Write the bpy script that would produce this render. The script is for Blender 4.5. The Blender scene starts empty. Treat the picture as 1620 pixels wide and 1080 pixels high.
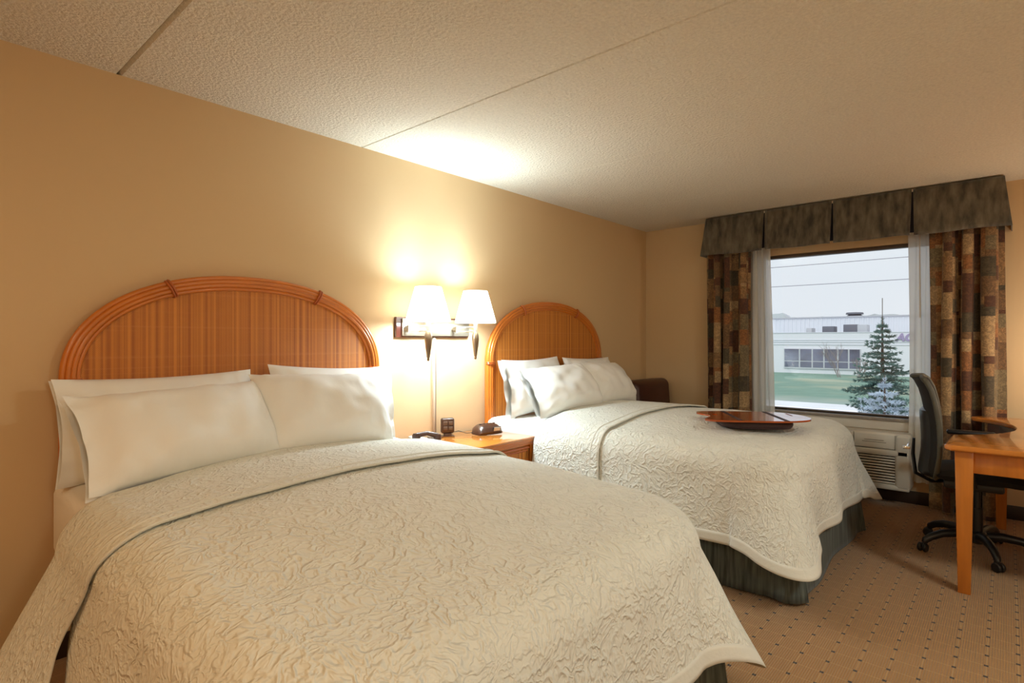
import bpy, bmesh, math, random
from mathutils import Vector, Matrix, noise
PI = math.pi
S = bpy.context.scene
C = S.collection

# ------------------------------------------------------------------ camera, sky, lights, exposure
cd = bpy.data.cameras.new('camera'); cam = bpy.data.objects.new('camera', cd); C.objects.link(cam)
cam.location = (0, -2.87, 1.28); cam.rotation_euler = (PI/2, 0, math.radians(-48.6))
cd.sensor_width = 36; cd.lens = 892/1620*36; cd.shift_y = -2/1620; cd.clip_start = .05; cd.clip_end = 600
S.camera = cam
S.view_settings.view_transform = 'Standard'; S.view_settings.look = 'None'
S.view_settings.gamma = 1; S.view_settings.use_curve_mapping = False
S.view_settings.exposure = 0.18
w = bpy.data.worlds.new('overcast_sky'); S.world = w; w.use_nodes = True
nt = w.node_tree; bg = nt.nodes['Background']
bg.inputs[0].default_value = (.85, .885, .95, 1); bg.inputs[1].default_value = .92
S.cycles.max_bounces = 10; S.cycles.diffuse_bounces = 6; S.cycles.transparent_max_bounces = 16
S.cycles.caustics_reflective = False; S.cycles.caustics_refractive = False
S.cycles.sample_clamp_indirect = 4

def lamp(name, kind, loc, power, col, size=.1, rot=None, spot=None):
    l = bpy.data.lights.new(name, kind); l.energy = power; l.color = col
    if kind == 'AREA': l.shape = 'DISK'; l.size = size
    else: l.shadow_soft_size = size
    if spot: l.spot_size = spot; l.spot_blend = 1
    o = bpy.data.objects.new(name, l); o.location = loc
    if rot: o.rotation_euler = rot
    C.objects.link(o); return o
lamp('hazy_sun', 'SUN', (-20, 0, 20), 1.2, (1, .98, .95), .1, (0, math.radians(-48), math.radians(8)))
bpy.data.lights['hazy_sun'].angle = 1.0
WARM = (1, .86, .66)
# unseen fill lights added to brighten the room; the desk lamp follows its wall glow
lamp('entry_fill_light', 'AREA', (-1.0, -2.0, 2.38), 21, (1, .70, .40), .45)
lamp('rear_fill_light', 'POINT', (.1, -4.35, 1.65), 26, (.95, 1, .90), .18)
lamp('right_fill_light', 'AREA', (2.4, -4.2, 2.38), 38, (.88, 1, .98), .45)
lamp('desk_lamp_light', 'POINT', (4.95, -3.45, 1.15), 15, (1, .9, .72), .10)

# ------------------------------------------------------------------ materials
def nodes(m): return m.node_tree.nodes, m.node_tree.links
def mat(name, col, rough=.5, metal=0, coat=0, bump=None, bscale=200, bdist=.002, var=0, vscale=6, sheen=0, stretch=None, spec=None):
    m = bpy.data.materials.new(name); m.use_nodes = True
    N, L = nodes(m); b = N['Principled BSDF']
    b.inputs['Base Color'].default_value = (*col, 1); b.inputs['Roughness'].default_value = rough
    b.inputs['Metallic'].default_value = metal; b.inputs['Coat Weight'].default_value = coat
    b.inputs['Sheen Weight'].default_value = sheen
    if spec is not None: b.inputs['Specular IOR Level'].default_value = spec
    tc = N.new('ShaderNodeTexCoord'); mp = N.new('ShaderNodeMapping')
    L.new(tc.outputs['Object'], mp.inputs[0])
    if stretch: mp.inputs['Scale'].default_value = stretch
    if bump:
        n = N.new('ShaderNodeTexNoise'); n.inputs['Scale'].default_value = bscale; n.inputs['Detail'].default_value = 3
        L.new(mp.outputs[0], n.inputs[0])
        bp = N.new('ShaderNodeBump'); bp.inputs['Strength'].default_value = bump; bp.inputs['Distance'].default_value = bdist
        L.new(n.outputs[0], bp.inputs['Height']); L.new(bp.outputs[0], b.inputs['Normal'])
    if var:
        n2 = N.new('ShaderNodeTexNoise'); n2.inputs['Scale'].default_value = vscale; n2.inputs['Detail'].default_value = 4
        L.new(mp.outputs[0], n2.inputs[0])
        r = N.new('ShaderNodeValToRGB'); r.color_ramp.elements[0].position = .3; r.color_ramp.elements[1].position = .7
        r.color_ramp.elements[0].color = (*[max(0, c*(1-var)) for c in col], 1)
        r.color_ramp.elements[1].color = (*[min(1, c*(1+var)) for c in col], 1)
        L.new(n2.outputs[0], r.inputs[0]); L.new(r.outputs[0], b.inputs['Base Color'])
    return m

def mth(N, L, op, a, b=None, c=None):
    n = N.new('ShaderNodeMath'); n.operation = op
    for i, v in enumerate((a, b, c)):
        if v is None: continue
        if isinstance(v, (int, float)): n.inputs[i].default_value = v
        else: L.new(v, n.inputs[i])
    return n.outputs[0]

def mixc(N, L, f, a, b, mode='MIX'):
    n = N.new('ShaderNodeMix'); n.data_type = 'RGBA'; n.blend_type = mode
    for i, v in ((0, f), (6, a), (7, b)):
        if isinstance(v, (int, float)): n.inputs[i].default_value = v
        elif isinstance(v, tuple): n.inputs[i].default_value = (*v, 1)
        else: L.new(v, n.inputs[i])
    return n.outputs[2]

M = {}
M['wall'] = mat('wall_paint', (.66, .470, .262), .75, bump=.15, bscale=260, bdist=.001)
M['ceiling'] = mat('stippled_ceiling', (.74, .69, .57), .95, bump=.8, bscale=70, bdist=.016, var=.08, vscale=75)
M['base'] = mat('baseboard_vinyl', (.035, .018, .012), .5)
M['linen'] = mat('white_pillow_cotton', (.84, .83, .79), .8, bump=.25, bscale=14, bdist=.006, sheen=.1)
M['sheet'] = mat('white_sheet_cotton', (.84, .81, .76), .8, bump=.25, bscale=10, bdist=.006)
M['cherry'] = mat('cherry_wood_varnished', (.50, .16, .022), .25, coat=.3, var=.13, vscale=9, stretch=(3, 3, .25))
M['cherry_top'] = mat('cherry_wood_polished_top', (.55, .19, .032), .14, coat=.5, var=.10, vscale=5, stretch=(4, .4, 1))
M['dark_wood'] = mat('dark_edge_wood', (.075, .02, .012), .2, coat=.4)
M['rattan'] = mat('rattan_pole', (.56, .165, .018), .3, coat=.25, var=.10, vscale=5)
M['binding'] = mat('rattan_binding', (.42, .10, .018), .35, coat=.2)
M['black_plastic'] = mat('black_plastic', (.012, .012, .014), .35)
M['black_mesh'] = mat('black_fabric', (.012, .011, .012), .85, bump=.4, bscale=300)
M['grey_edge'] = mat('olive_grey_chair_back', (.075, .07, .05), .55)
M['brown_plastic'] = mat('brown_plastic', (.055, .022, .012), .3, coat=.2)
M['button'] = mat('grey_brown_button', (.12, .075, .05), .4)
M['chrome'] = mat('chrome', (.8, .8, .8), .15, metal=1)
M['nickel'] = mat('brushed_nickel', (.40, .34, .26), .42, metal=.85, bump=.05, bscale=200, stretch=(1, 1, 30))
M['nickel_dark'] = mat('antique_nickel', (.24, .16, .095), .35, metal=.9)
M['white_metal'] = mat('cream_enamel', (.66, .62, .54), .4)
M['ivory'] = mat('ivory_plastic', (.56, .55, .49), .45)
M['vent_dark'] = mat('vent_dark', (.02, .02, .02), .7)
M['label'] = mat('label_ink', (.16, .15, .13), .6)
M['cream_plastic'] = mat('cream_plastic', (.62, .56, .46), .4)
M['display'] = mat('display_face', (.55, .55, .50), .2)
M['bronze'] = mat('window_frame_bronze', (.085, .06, .045), .4)
M['sill'] = mat('window_stool_stone', (.30, .27, .24), .35, var=.15, vscale=30)
M['leather'] = mat('dark_brown_leather', (.055, .014, .008), .4, bump=.15, bscale=90, var=.2)
M['tray'] = mat('tray_cherry_laminate', (.36, .075, .018), .12, coat=.6, var=.12, vscale=5)
M['cushion'] = mat('tray_cushion', (.03, .01, .01), .6)
M['sill_daylight'] = mat('off_white_painted_daylight', (.66, .63, .56), .5)
M['trim'] = mat('beige_trim', (.62, .50, .36), .6)

def m_matelasse(name, col):
    m = mat(name, col, .85, sheen=.15); N, L = nodes(m); b = N['Principled BSDF']
    tc = N.new('ShaderNodeTexCoord'); mp = N.new('ShaderNodeMapping'); L.new(tc.outputs['UV'], mp.inputs[0])
    n0 = N.new('ShaderNodeTexNoise'); n0.inputs['Scale'].default_value = 7; n0.inputs['Detail'].default_value = 2
    L.new(mp.outputs[0], n0.inputs[0])
    va = N.new('ShaderNodeVectorMath'); va.operation = 'MULTIPLY_ADD'
    L.new(n0.outputs['Color'], va.inputs[0]); va.inputs[1].default_value = (.10, .10, .10); L.new(mp.outputs[0], va.inputs[2])
    def ridge(scale, wid):
        n = N.new('ShaderNodeTexNoise'); n.inputs['Scale'].default_value = scale; n.inputs['Detail'].default_value = 1.5
        L.new(va.outputs[0], n.inputs[0])
        a = mth(N, L, 'ABSOLUTE', mth(N, L, 'SUBTRACT', n.outputs[0], .5))
        mr = N.new('ShaderNodeMapRange'); mr.interpolation_type = 'SMOOTHSTEP'; mr.inputs[1].default_value = 0; mr.inputs[2].default_value = wid
        mr.inputs[3].default_value = 1; mr.inputs[4].default_value = 0; L.new(a, mr.inputs[0]); return mr.outputs[0]
    h = mth(N, L, 'ADD', mth(N, L, 'MULTIPLY', ridge(21, .10), ridge(8, .38)), mth(N, L, 'MULTIPLY', ridge(46, .12), .45))
    big = N.new('ShaderNodeTexNoise'); big.inputs['Scale'].default_value = 5; L.new(mp.outputs[0], big.inputs[0])
    h = mth(N, L, 'ADD', h, mth(N, L, 'MULTIPLY', big.outputs[0], 1.2))
    bp = N.new('ShaderNodeBump'); bp.inputs['Strength'].default_value = .65; bp.inputs['Distance'].default_value = .007
    L.new(h, bp.inputs['Height']); L.new(bp.outputs[0], b.inputs['Normal'])
    return m
M['matelasse'] = m_matelasse('cream_matelasse', (.75, .742, .66))
M['hem'] = mat('coverlet_hem_tape', (.70, .68, .60), .9, bump=.35, bscale=55, bdist=.004)

def m_carpet():
    m = mat('carpet', (.4, .2, .08), .95, sheen=.2); N, L = nodes(m); b = N['Principled BSDF']
    g = N.new('ShaderNodeNewGeometry'); sp = N.new('ShaderNodeSeparateXYZ'); L.new(g.outputs['Position'], sp.inputs[0])
    x, y = sp.outputs[0], sp.outputs[1]
    s = .095
    def cell(v):  # distance to nearest grid line, 0..0.5
        f = mth(N, L, 'FRACT', mth(N, L, 'DIVIDE', v, s)); return mth(N, L, 'ABSOLUTE', mth(N, L, 'SUBTRACT', f, .5))
    cx, cy = cell(x), cell(y)
    lx = mth(N, L, 'LESS_THAN', cx, .028); ly = mth(N, L, 'LESS_THAN', cy, .028)
    dx = mth(N, L, 'LESS_THAN', cx, .075); dy = mth(N, L, 'LESS_THAN', cy, .075)
    dot = mth(N, L, 'MULTIPLY', dx, dy)
    line = mth(N, L, 'MAXIMUM', lx, ly)
    rib = mth(N, L, 'SINE', mth(N, L, 'MULTIPLY', y, 2*PI/.0085))
    n = N.new('ShaderNodeTexNoise'); n.inputs['Scale'].default_value = 240; L.new(g.outputs['Position'], n.inputs[0])
    n2 = N.new('ShaderNodeTexNoise'); n2.inputs['Scale'].default_value = 3; L.new(g.outputs['Position'], n2.inputs[0])
    c = mixc(N, L, n.outputs[0], (.23, .11, .03), (.43, .21, .062))
    c = mixc(N, L, mth(N, L, 'MULTIPLY', n2.outputs[0], .35), c, (.33, .165, .045))
    c = mixc(N, L, mth(N, L, 'MULTIPLY_ADD', rib, .12, .12), c, (.17, .085, .03))
    c = mixc(N, L, mth(N, L, 'MULTIPLY', line, .45), c, (.46, .27, .10))
    c = mixc(N, L, mth(N, L, 'MULTIPLY', dot, 1.0), c, (.02, .008, .005))
    L.new(c, b.inputs['Base Color'])
    bp = N.new('ShaderNodeBump'); bp.inputs['Strength'].default_value = .5; bp.inputs['Distance'].default_value = .003
    L.new(mth(N, L, 'ADD', rib, n.outputs[0]), bp.inputs['Height']); L.new(bp.outputs[0], b.inputs['Normal'])
    return m
M['carpet'] = m_carpet()

def m_woven():
    m = mat('woven_cane_panel', (.5, .2, .05), .5); N, L = nodes(m); b = N['Principled BSDF']
    tc = N.new('ShaderNodeTexCoord'); sp = N.new('ShaderNodeSeparateXYZ'); L.new(tc.outputs['Object'], sp.inputs[0])
    def n1(v, sc, det=3):
        n = N.new('ShaderNodeTexNoise'); n.noise_dimensions = '1D'; n.inputs['Scale'].default_value = sc; n.inputs['Detail'].default_value = det
        L.new(v, n.inputs['W']); return n.outputs[0]
    vx = n1(sp.outputs[0], 55, 8); vz = n1(sp.outputs[2], 60, 6)
    c = mixc(N, L, .5, (.55, .19, .04), (.55, .19, .04))
    r = N.new('ShaderNodeValToRGB'); r.color_ramp.elements[0].position = .32; r.color_ramp.elements[1].position = .66
    r.color_ramp.elements[0].color = (.38, .11, .009, 1); r.color_ramp.elements[1].color = (.70, .265, .034, 1); L.new(vx, r.inputs[0])
    r2 = N.new('ShaderNodeValToRGB'); r2.color_ramp.elements[0].position = .62; r2.color_ramp.elements[1].position = .70
    r2.color_ramp.elements[0].color = (0, 0, 0, 1); r2.color_ramp.elements[1].color = (1, 1, 1, 1); L.new(vz, r2.inputs[0])
    fx = mth(N, L, 'SINE', mth(N, L, 'MULTIPLY', sp.outputs[0], 2*PI/.008)); fz = mth(N, L, 'SINE', mth(N, L, 'MULTIPLY', sp.outputs[2], 2*PI/.008))
    wv = mth(N, L, 'MULTIPLY', fx, fz)
    c = mixc(N, L, mth(N, L, 'MULTIPLY', r2.outputs[0], .22), r.outputs[0], (.70, .30, .08))
    c = mixc(N, L, mth(N, L, 'MULTIPLY_ADD', wv, .16, .16), c, (.30, .08, .015))
    L.new(c, b.inputs['Base Color'])
    bp = N.new('ShaderNodeBump'); bp.inputs['Strength'].default_value = .35; bp.inputs['Distance'].default_value = .002
    L.new(wv, bp.inputs['Height']); L.new(bp.outputs[0], b.inputs['Normal'])
    return m
M['woven'] = m_woven()

def m_patch():
    m = mat('patchwork_drape', (.2, .1, .05), .8, sheen=.2); N, L = nodes(m); b = N['Principled BSDF']
    tc = N.new('ShaderNodeTexCoord'); sp = N.new('ShaderNodeSeparateXYZ'); L.new(tc.outputs['UV'], sp.inputs[0])
    u, v = sp.outputs[0], sp.outputs[1]
    def wn(a, bb):
        cx = N.new('ShaderNodeCombineXYZ'); L.new(a, cx.inputs[0]); L.new(bb, cx.inputs[1])
        n = N.new('ShaderNodeTexWhiteNoise'); n.noise_dimensions = '2D'; L.new(cx.outputs[0], n.inputs['Vector']); return n
    cols = mth(N, L, 'FLOOR', mth(N, L, 'DIVIDE', u, .12))
    cols2 = mth(N, L, 'FLOOR', mth(N, L, 'DIVIDE', u, .06))
    def layer(col, ph, hh):
        off = wn(col, ph if not isinstance(ph, (int, float)) else col)
        rr = mth(N, L, 'FLOOR', mth(N, L, 'ADD', mth(N, L, 'DIVIDE', v, hh), mth(N, L, 'MULTIPLY', off.outputs[0], 5)))
        return wn(col, rr)
    a = layer(cols, 0, .14); c2 = layer(cols2, 0, .10)
    r = N.new('ShaderNodeValToRGB'); r.color_ramp.interpolation = 'CONSTANT'; E_ = r.color_ramp.elements
    pal = [(0, (.085, .032, .014)), (.14, (.24, .145, .07)), (.32, (.065, .052, .032)), (.46, (.34, .235, .13)), (.60, (.15, .085, .04)), (.74, (.23, .10, .035)), (.86, (.17, .135, .08))]
    E_[0].color = (*pal[0][1], 1); E_[1].position = pal[1][0]; E_[1].color = (*pal[1][1], 1)
    for p, c in pal[2:]: e = E_.new(p); e.color = (*c, 1)
    pick = mth(N, L, 'GREATER_THAN', a.outputs[0], .55)
    val = mth(N, L, 'ADD', mth(N, L, 'MULTIPLY', a.outputs[0], mth(N, L, 'SUBTRACT', 1, pick)), mth(N, L, 'MULTIPLY', c2.outputs[0], pick))
    val = mth(N, L, 'FRACT', mth(N, L, 'MULTIPLY', val, 1.83))
    L.new(val, r.inputs[0])
    n = N.new('ShaderNodeTexNoise'); n.inputs['Scale'].default_value = 45; n.inputs['Detail'].default_value = 4; n.inputs['Distortion'].default_value = 1.5
    L.new(tc.outputs['UV'], n.inputs[0])
    r3 = N.new('ShaderNodeValToRGB'); r3.color_ramp.elements[0].position = .45; r3.color_ramp.elements[1].position = .6; L.new(n.outputs[0], r3.inputs[0])
    c = mixc(N, L, .55, r.outputs[0], mixc(N, L, r3.outputs[0], (.25, .22, .2), (1, .95, .85)), 'MULTIPLY')
    c = mixc(N, L, 1, c, (1.25, 1.18, 1.02), 'MULTIPLY')
    L.new(c, b.inputs['Base Color'])
    return m
M['patch'] = m_patch()
M['valance'] = mat('mottled_olive_brown_fabric', (.095, .078, .052), .75, var=.7, vscale=15, stretch=(1, 1.5, .5), sheen=.3, bump=.3, bscale=160)
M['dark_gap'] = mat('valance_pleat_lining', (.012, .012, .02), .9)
M['skirt'] = mat('striated_teal_grey_fabric', (.075, .088, .075), .8, var=.65, vscale=60, stretch=(1, 1, .05), sheen=.1)
M['skirt_brown'] = mat('box_base_fabric', (.05, .03, .022), .85)

def m_sheer():
    m = bpy.data.materials.new('sheer_voile'); m.use_nodes = True; N, L = nodes(m)
    for n in list(N): N.remove(n)
    o = N.new('ShaderNodeOutputMaterial'); t = N.new('ShaderNodeBsdfTransparent'); d = N.new('ShaderNodeBsdfDiffuse'); tr = N.new('ShaderNodeBsdfTranslucent')
    d.inputs[0].default_value = (.85, .84, .78, 1); tr.inputs[0].default_value = (.85, .86, .84, 1)
    a = N.new('ShaderNodeMixShader'); a.inputs[0].default_value = .45; L.new(d.outputs[0], a.inputs[1]); L.new(tr.outputs[0], a.inputs[2])
    bm_ = N.new('ShaderNodeMixShader'); bm_.inputs[0].default_value = .86; L.new(t.outputs[0], bm_.inputs[1]); L.new(a.outputs[0], bm_.inputs[2]); L.new(bm_.outputs[0], o.inputs[0])
    return m
M['sheer'] = m_sheer()
def m_glass():
    m = bpy.data.materials.new('window_glass'); m.use_nodes = True; N, L = nodes(m)
    for n in list(N): N.remove(n)
    o = N.new('ShaderNodeOutputMaterial'); t = N.new('ShaderNodeBsdfTransparent'); g = N.new('ShaderNodeBsdfGlossy'); g.inputs['Roughness'].default_value = 0
    t.inputs[0].default_value = (.96, .98, .98, 1)
    f = N.new('ShaderNodeFresnel'); f.inputs[0].default_value = 1.5
    a = N.new('ShaderNodeMixShader'); L.new(f.outputs[0], a.inputs[0]); L.new(t.outputs[0], a.inputs[1]); L.new(g.outputs[0], a.inputs[2]); L.new(a.outputs[0], o.inputs[0])
    return m
M['glass'] = m_glass()
def m_shade():
    m = bpy.data.materials.new('lit_lamp_shade'); m.use_nodes = True; N, L = nodes(m)
    for n in list(N): N.remove(n)
    o = N.new('ShaderNodeOutputMaterial'); tr = N.new('ShaderNodeBsdfTranslucent'); d = N.new('ShaderNodeBsdfDiffuse')
    tr.inputs[0].default_value = (.95, .9, .8, 1); d.inputs[0].default_value = (.9, .88, .82, 1)
    a = N.new('ShaderNodeMixShader'); a.inputs[0].default_value = .5; L.new(tr.outputs[0], a.inputs[1]); L.new(d.outputs[0], a.inputs[2])
    e = N.new('ShaderNodeEmission'); e.inputs[0].default_value = (.90, .96, 1, 1); e.inputs[1].default_value = 1.7
    s = N.new('ShaderNodeAddShader'); L.new(a.outputs[0], s.inputs[0]); L.new(e.outputs[0], s.inputs[1]); L.new(s.outputs[0], o.inputs[0])
    return m
M['shade'] = m_shade()

# ------------------------------------------------------------------ mesh helpers
class G:
    """collects geometry of ONE mesh object, in room coordinates"""
    def __init__(s, xf=None): s.V = []; s.F = []; s.UV = {}; s.xf = xf
    def add(s, V, F, uv=None):
        o = len(s.V)
        for i, v in enumerate(V):
            v = Vector(v)
            if s.xf: v = s.xf @ v
            s.V.append(v)
            if uv: s.UV[o+i] = uv[i]
        s.F += [tuple(o+i for i in f) for f in F]; return s
    def box(s, c, size, bev=0, rot=None, seg=2, taper=None):
        bm = bmesh.new(); bmesh.ops.create_cube(bm, size=1)
        for v in bm.verts:
            k = 1
            if taper and v.co.z < 0: k = taper
            v.co = Vector((v.co.x*size[0]*k, v.co.y*size[1]*k, v.co.z*size[2]))
        if bev: bmesh.ops.bevel(bm, geom=bm.edges[:], offset=min(bev, min(size)*.49), segments=seg, profile=.5, affect='EDGES')
        R = rot if rot else Matrix.Identity(3)
        bm.verts.index_update()
        s.add([R @ v.co + Vector(c) for v in bm.verts], [[v.index for v in f.verts] for f in bm.faces]); bm.free(); return s
    def tube(s, pts, r, n=10, closed=False, caps=True, up=None, flat=1):
        pts = [Vector(p) for p in pts]; m = len(pts); V = []; F = []
        rr = r if isinstance(r, (list, tuple)) else [r]*m
        prev = None
        for i, p in enumerate(pts):
            a = pts[(i-1) % m] if (closed or i > 0) else p; b = pts[(i+1) % m] if (closed or i < m-1) else p
            t = (b-a)
            t = t.normalized() if t.length > 1e-9 else Vector((0, 0, 1))
            if prev is None:
                u = Vector(up) if up else (Vector((0, 0, 1)) if abs(t.z) < .9 else Vector((1, 0, 0)))
            else: u = prev
            u = (u - t*u.dot(t)); u = u.normalized() if u.length > 1e-6 else t.orthogonal().normalized()
            prev = u; w_ = t.cross(u)
            for k in range(n):
                an = 2*PI*k/n; V.append(p + u*math.cos(an)*rr[i] + w_*math.sin(an)*rr[i]*flat)
        for i in range(m if closed else m-1):
            for k in range(n):
                a = i*n+k; b = i*n+(k+1) % n; c = ((i+1) % m)*n+(k+1) % n; d = ((i+1) % m)*n+k
                F.append((a, b, c, d))
        if caps and not closed: F.append(tuple(range(n-1, -1, -1))); F.append(tuple((m-1)*n+k for k in range(n)))
        return s.add(V, F)
    def lathe(s, prof, c, n=32, rot=None, cap=True):
        V = []; F = []; R = rot if rot else Matrix.Identity(3)
        for r, z in prof:
            for k in range(n):
                a = 2*PI*k/n; V.append(R @ Vector((r*math.cos(a), r*math.sin(a), z)) + Vector(c))
        for i in range(len(prof)-1):
            for k in range(n): F.append((i*n+k, i*n+(k+1) % n, (i+1)*n+(k+1) % n, (i+1)*n+k))
        if cap: F.append(tuple(range(n-1, -1, -1))); F.append(tuple((len(prof)-1)*n+k for k in range(n)))
        return s.add(V, F)
    def prism(s, out, z0, z1, fn=None, bev=0):
        bm = bmesh.new(); vs = [bm.verts.new((x, y, z0)) for x, y in out]; f = bm.faces.new(vs)
        r = bmesh.ops.extrude_face_region(bm, geom=[f])
        for e in r['geom']:
            if isinstance(e, bmesh.types.BMVert): e.co.z = z1
        bmesh.ops.recalc_face_normals(bm, faces=bm.faces[:])
        if bev:
            ed = [e for e in bm.edges if abs(e.verts[0].co.z-e.verts[1].co.z) < 1e-6]
            bmesh.ops.bevel(bm, geom=ed, offset=bev, segments=3, profile=.5, affect='EDGES')
        big = [f for f in bm.faces if len(f.verts) > 4]
        bmesh.ops.triangulate(bm, faces=big); bm.verts.index_update()
        V = [v.co.copy() for v in bm.verts]
        if fn: V = [fn(v) for v in V]
        s.add(V, [[v.index for v in f.verts] for f in bm.faces]); bm.free(); return s
    def grid(s, fn, nu, nv, uvf=None, flip=False):
        V = []; F = []; U = []
        for j in range(nv+1):
            for i in range(nu+1):
                a, b = i/nu, j/nv; V.append(fn(a, b)); U.append(uvf(a, b) if uvf else (a, b))
        for j in range(nv):
            for i in range(nu):
                q = j*(nu+1)+i; f = (q, q+1, q+nu+2, q+nu+1); F.append(f[::-1] if flip else f)
        return s.add(V, F, U)
    def build(s, name, material, parent=None, ang=40, recalc=True, solid=0, subsurf=0):
        me = bpy.data.meshes.new(name)
        org = Vector((0, 0, 0)); p = parent
        while p is not None: org += p.location; p = p.parent
        loc = Vector((0, 0, 0))
        if parent is None:
            lo = [min(v[i] for v in s.V) for i in range(3)]; hi = [max(v[i] for v in s.V) for i in range(3)]
            loc = Vector(((lo[0]+hi[0])/2, (lo[1]+hi[1])/2, lo[2])); org = loc
        me.from_pydata([v-org for v in s.V], [], s.F)
        if recalc:
            bm = bmesh.new(); bm.from_mesh(me); bmesh.ops.recalc_face_normals(bm, faces=bm.faces[:]); bm.to_mesh(me); bm.free()
        if s.UV:
            ul = me.uv_layers.new(name='UVMap')
            for l in me.loops: ul.data[l.index].uv = s.UV.get(l.vertex_index, (0, 0))
        me.polygons.foreach_set('use_smooth', [True]*len(me.polygons))
        me.set_sharp_from_angle(angle=math.radians(ang)); me.materials.append(material)
        o = bpy.data.objects.new(name, me); o.location = loc; C.objects.link(o); o.parent = parent
        if solid: md = o.modifiers.new('cloth', 'SOLIDIFY'); md.thickness = solid; md.offset = 0
        if subsurf: md = o.modifiers.new('sub', 'SUBSURF'); md.levels = subsurf; md.render_levels = subsurf
        return o

def tag(o, label=None, cat=None, group=None, kind=None):
    if label: o['label'] = label
    if cat: o['category'] = cat
    if group: o['group'] = group
    if kind: o['kind'] = kind
    return o
def thing(name, loc, label, cat, group=None):
    o = bpy.data.objects.new(name, None); o.empty_display_size = .1; o.location = loc; C.objects.link(o)
    return tag(o, label, cat, group)
def struct(o): o['kind'] = 'structure'; return o
def lerp(a, b, t): return a+(b-a)*t
def sm(x): x = max(0, min(1, x)); return x*x*(3-2*x)
def nz(x, y, z=0): return noise.noise(Vector((x, y, z)))
def copy_tree(o, parent=None):
    c = o.copy(); C.objects.link(c); c.parent = parent
    for ch in list(o.children): copy_tree(ch, c)
    return c

# ------------------------------------------------------------------ the room
X0, X1, Y0, Y1, HC = -1.9, 5.39, 0.0, -4.9, 2.42
WY0, WY1, WZ0, WZ1 = -1.14, -2.62, .66, 2.045     # window opening
struct(G().box(((X0+X1)/2, (Y0+Y1)/2, -.05), (X1-X0+.4, Y1-Y0-.4 and 5.3, .1)).build('floor', M['carpet']))
struct(G().box(((X0+X1)/2, .06, 1.21), (X1-X0+.24, .12, 2.42)).build('wall_headboard', M['wall']))
struct(G().box((X0-.06, (Y0+Y1)/2, 1.21), (.12, 4.9, 2.42)).build('wall_entry', M['wall']))
struct(G().box(((X0+X1)/2, Y1-.06, 1.21), (X1-X0+.24, .12, 2.42)).build('wall_desk', M['wall']))
g = G(); T = .22
g.box((X1+T/2, (Y0+WY0)/2, 1.21), (T, WY0-Y0 and 1.14, 2.42))
g.box((X1+T/2, (WY1+Y1)/2, 1.21), (T, WY1-Y1, 2.42))
g.box((X1+T/2, (WY0+WY1)/2, WZ0/2), (T, WY0-WY1, WZ0)); g.box((X1+T/2, (WY0+WY1)/2, (WZ1+2.42)/2), (T, WY0-WY1, 2.42-WZ1))
struct(g.build('wall_window', M['wall']))
# ceiling of concrete planks with V joints at x = .70, 1.92, 3.14, 4.36
g = G(); js = [X0-.2, -1.74, -.52, .70, 1.915, 3.14, 4.36, X1+.25]
for i in range(len(js)-1):
    a, b = js[i], js[i+1]; k = {3: .016, 4: .008}.get(i, .004); k2 = {2: .016, 3: .008}.get(i, .004)
    q = [(a, HC+k), (a+k*.7, HC), (b-k2*.7, HC), (b, HC+k2), (b, HC+.12), (a, HC+.12)]
    V = [(x, .12, z) for x, z in q]+[(x, Y1-.12, z) for x, z in q]
    g.add(V, [(0, 1, 2, 3, 4, 5), (6, 7, 8, 9, 10, 11)]+[(j, (j+1) % 6, (j+1) % 6+6, j+6) for j in range(6)])
struct(g.build('ceiling', M['ceiling'], ang=20))
struct(G().box((X1-.006, -2.45, .05), (.012, 4.9, .10), .004).build('baseboard_window', M['base']))
struct(G().box(((X0+X1)/2, -.006, .05), (X1-X0, .012, .10), .004).build('baseboard_headboard', M['base']))
# window
g = G(); fx = X1+.06; yw = (WY0+WY1)/2; ww = WY0-WY1
g.box((fx, yw, WZ1-.014), (.06, ww, .028), .004); g.box((fx, yw, WZ0+.008), (.05, ww, .016), .004)
g.box((fx, WY0-.02, 1.36), (.06, .04, 1.38), .004); g.box((fx, WY1+.02, 1.36), (.06, .04, 1.38), .004)
win = struct(g.build('window_1', M['bronze']))
G().box((fx+.005, yw, 1.36), (.006, ww-.05, 1.34)).build('window_pane', M['glass'], win)
struct(G().box((X1+.03, yw, WZ0-.012), (.13, ww-.004, .024), .006).build('trim_1', M['sill']))
struct(G().box((X1-.008, -1.88, .598), (.016, 1.5, .075), .003).build('sill_daylight_panel', M['sill_daylight']))  # added panel: daylight on the wall below the sill, put into its colour

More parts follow.
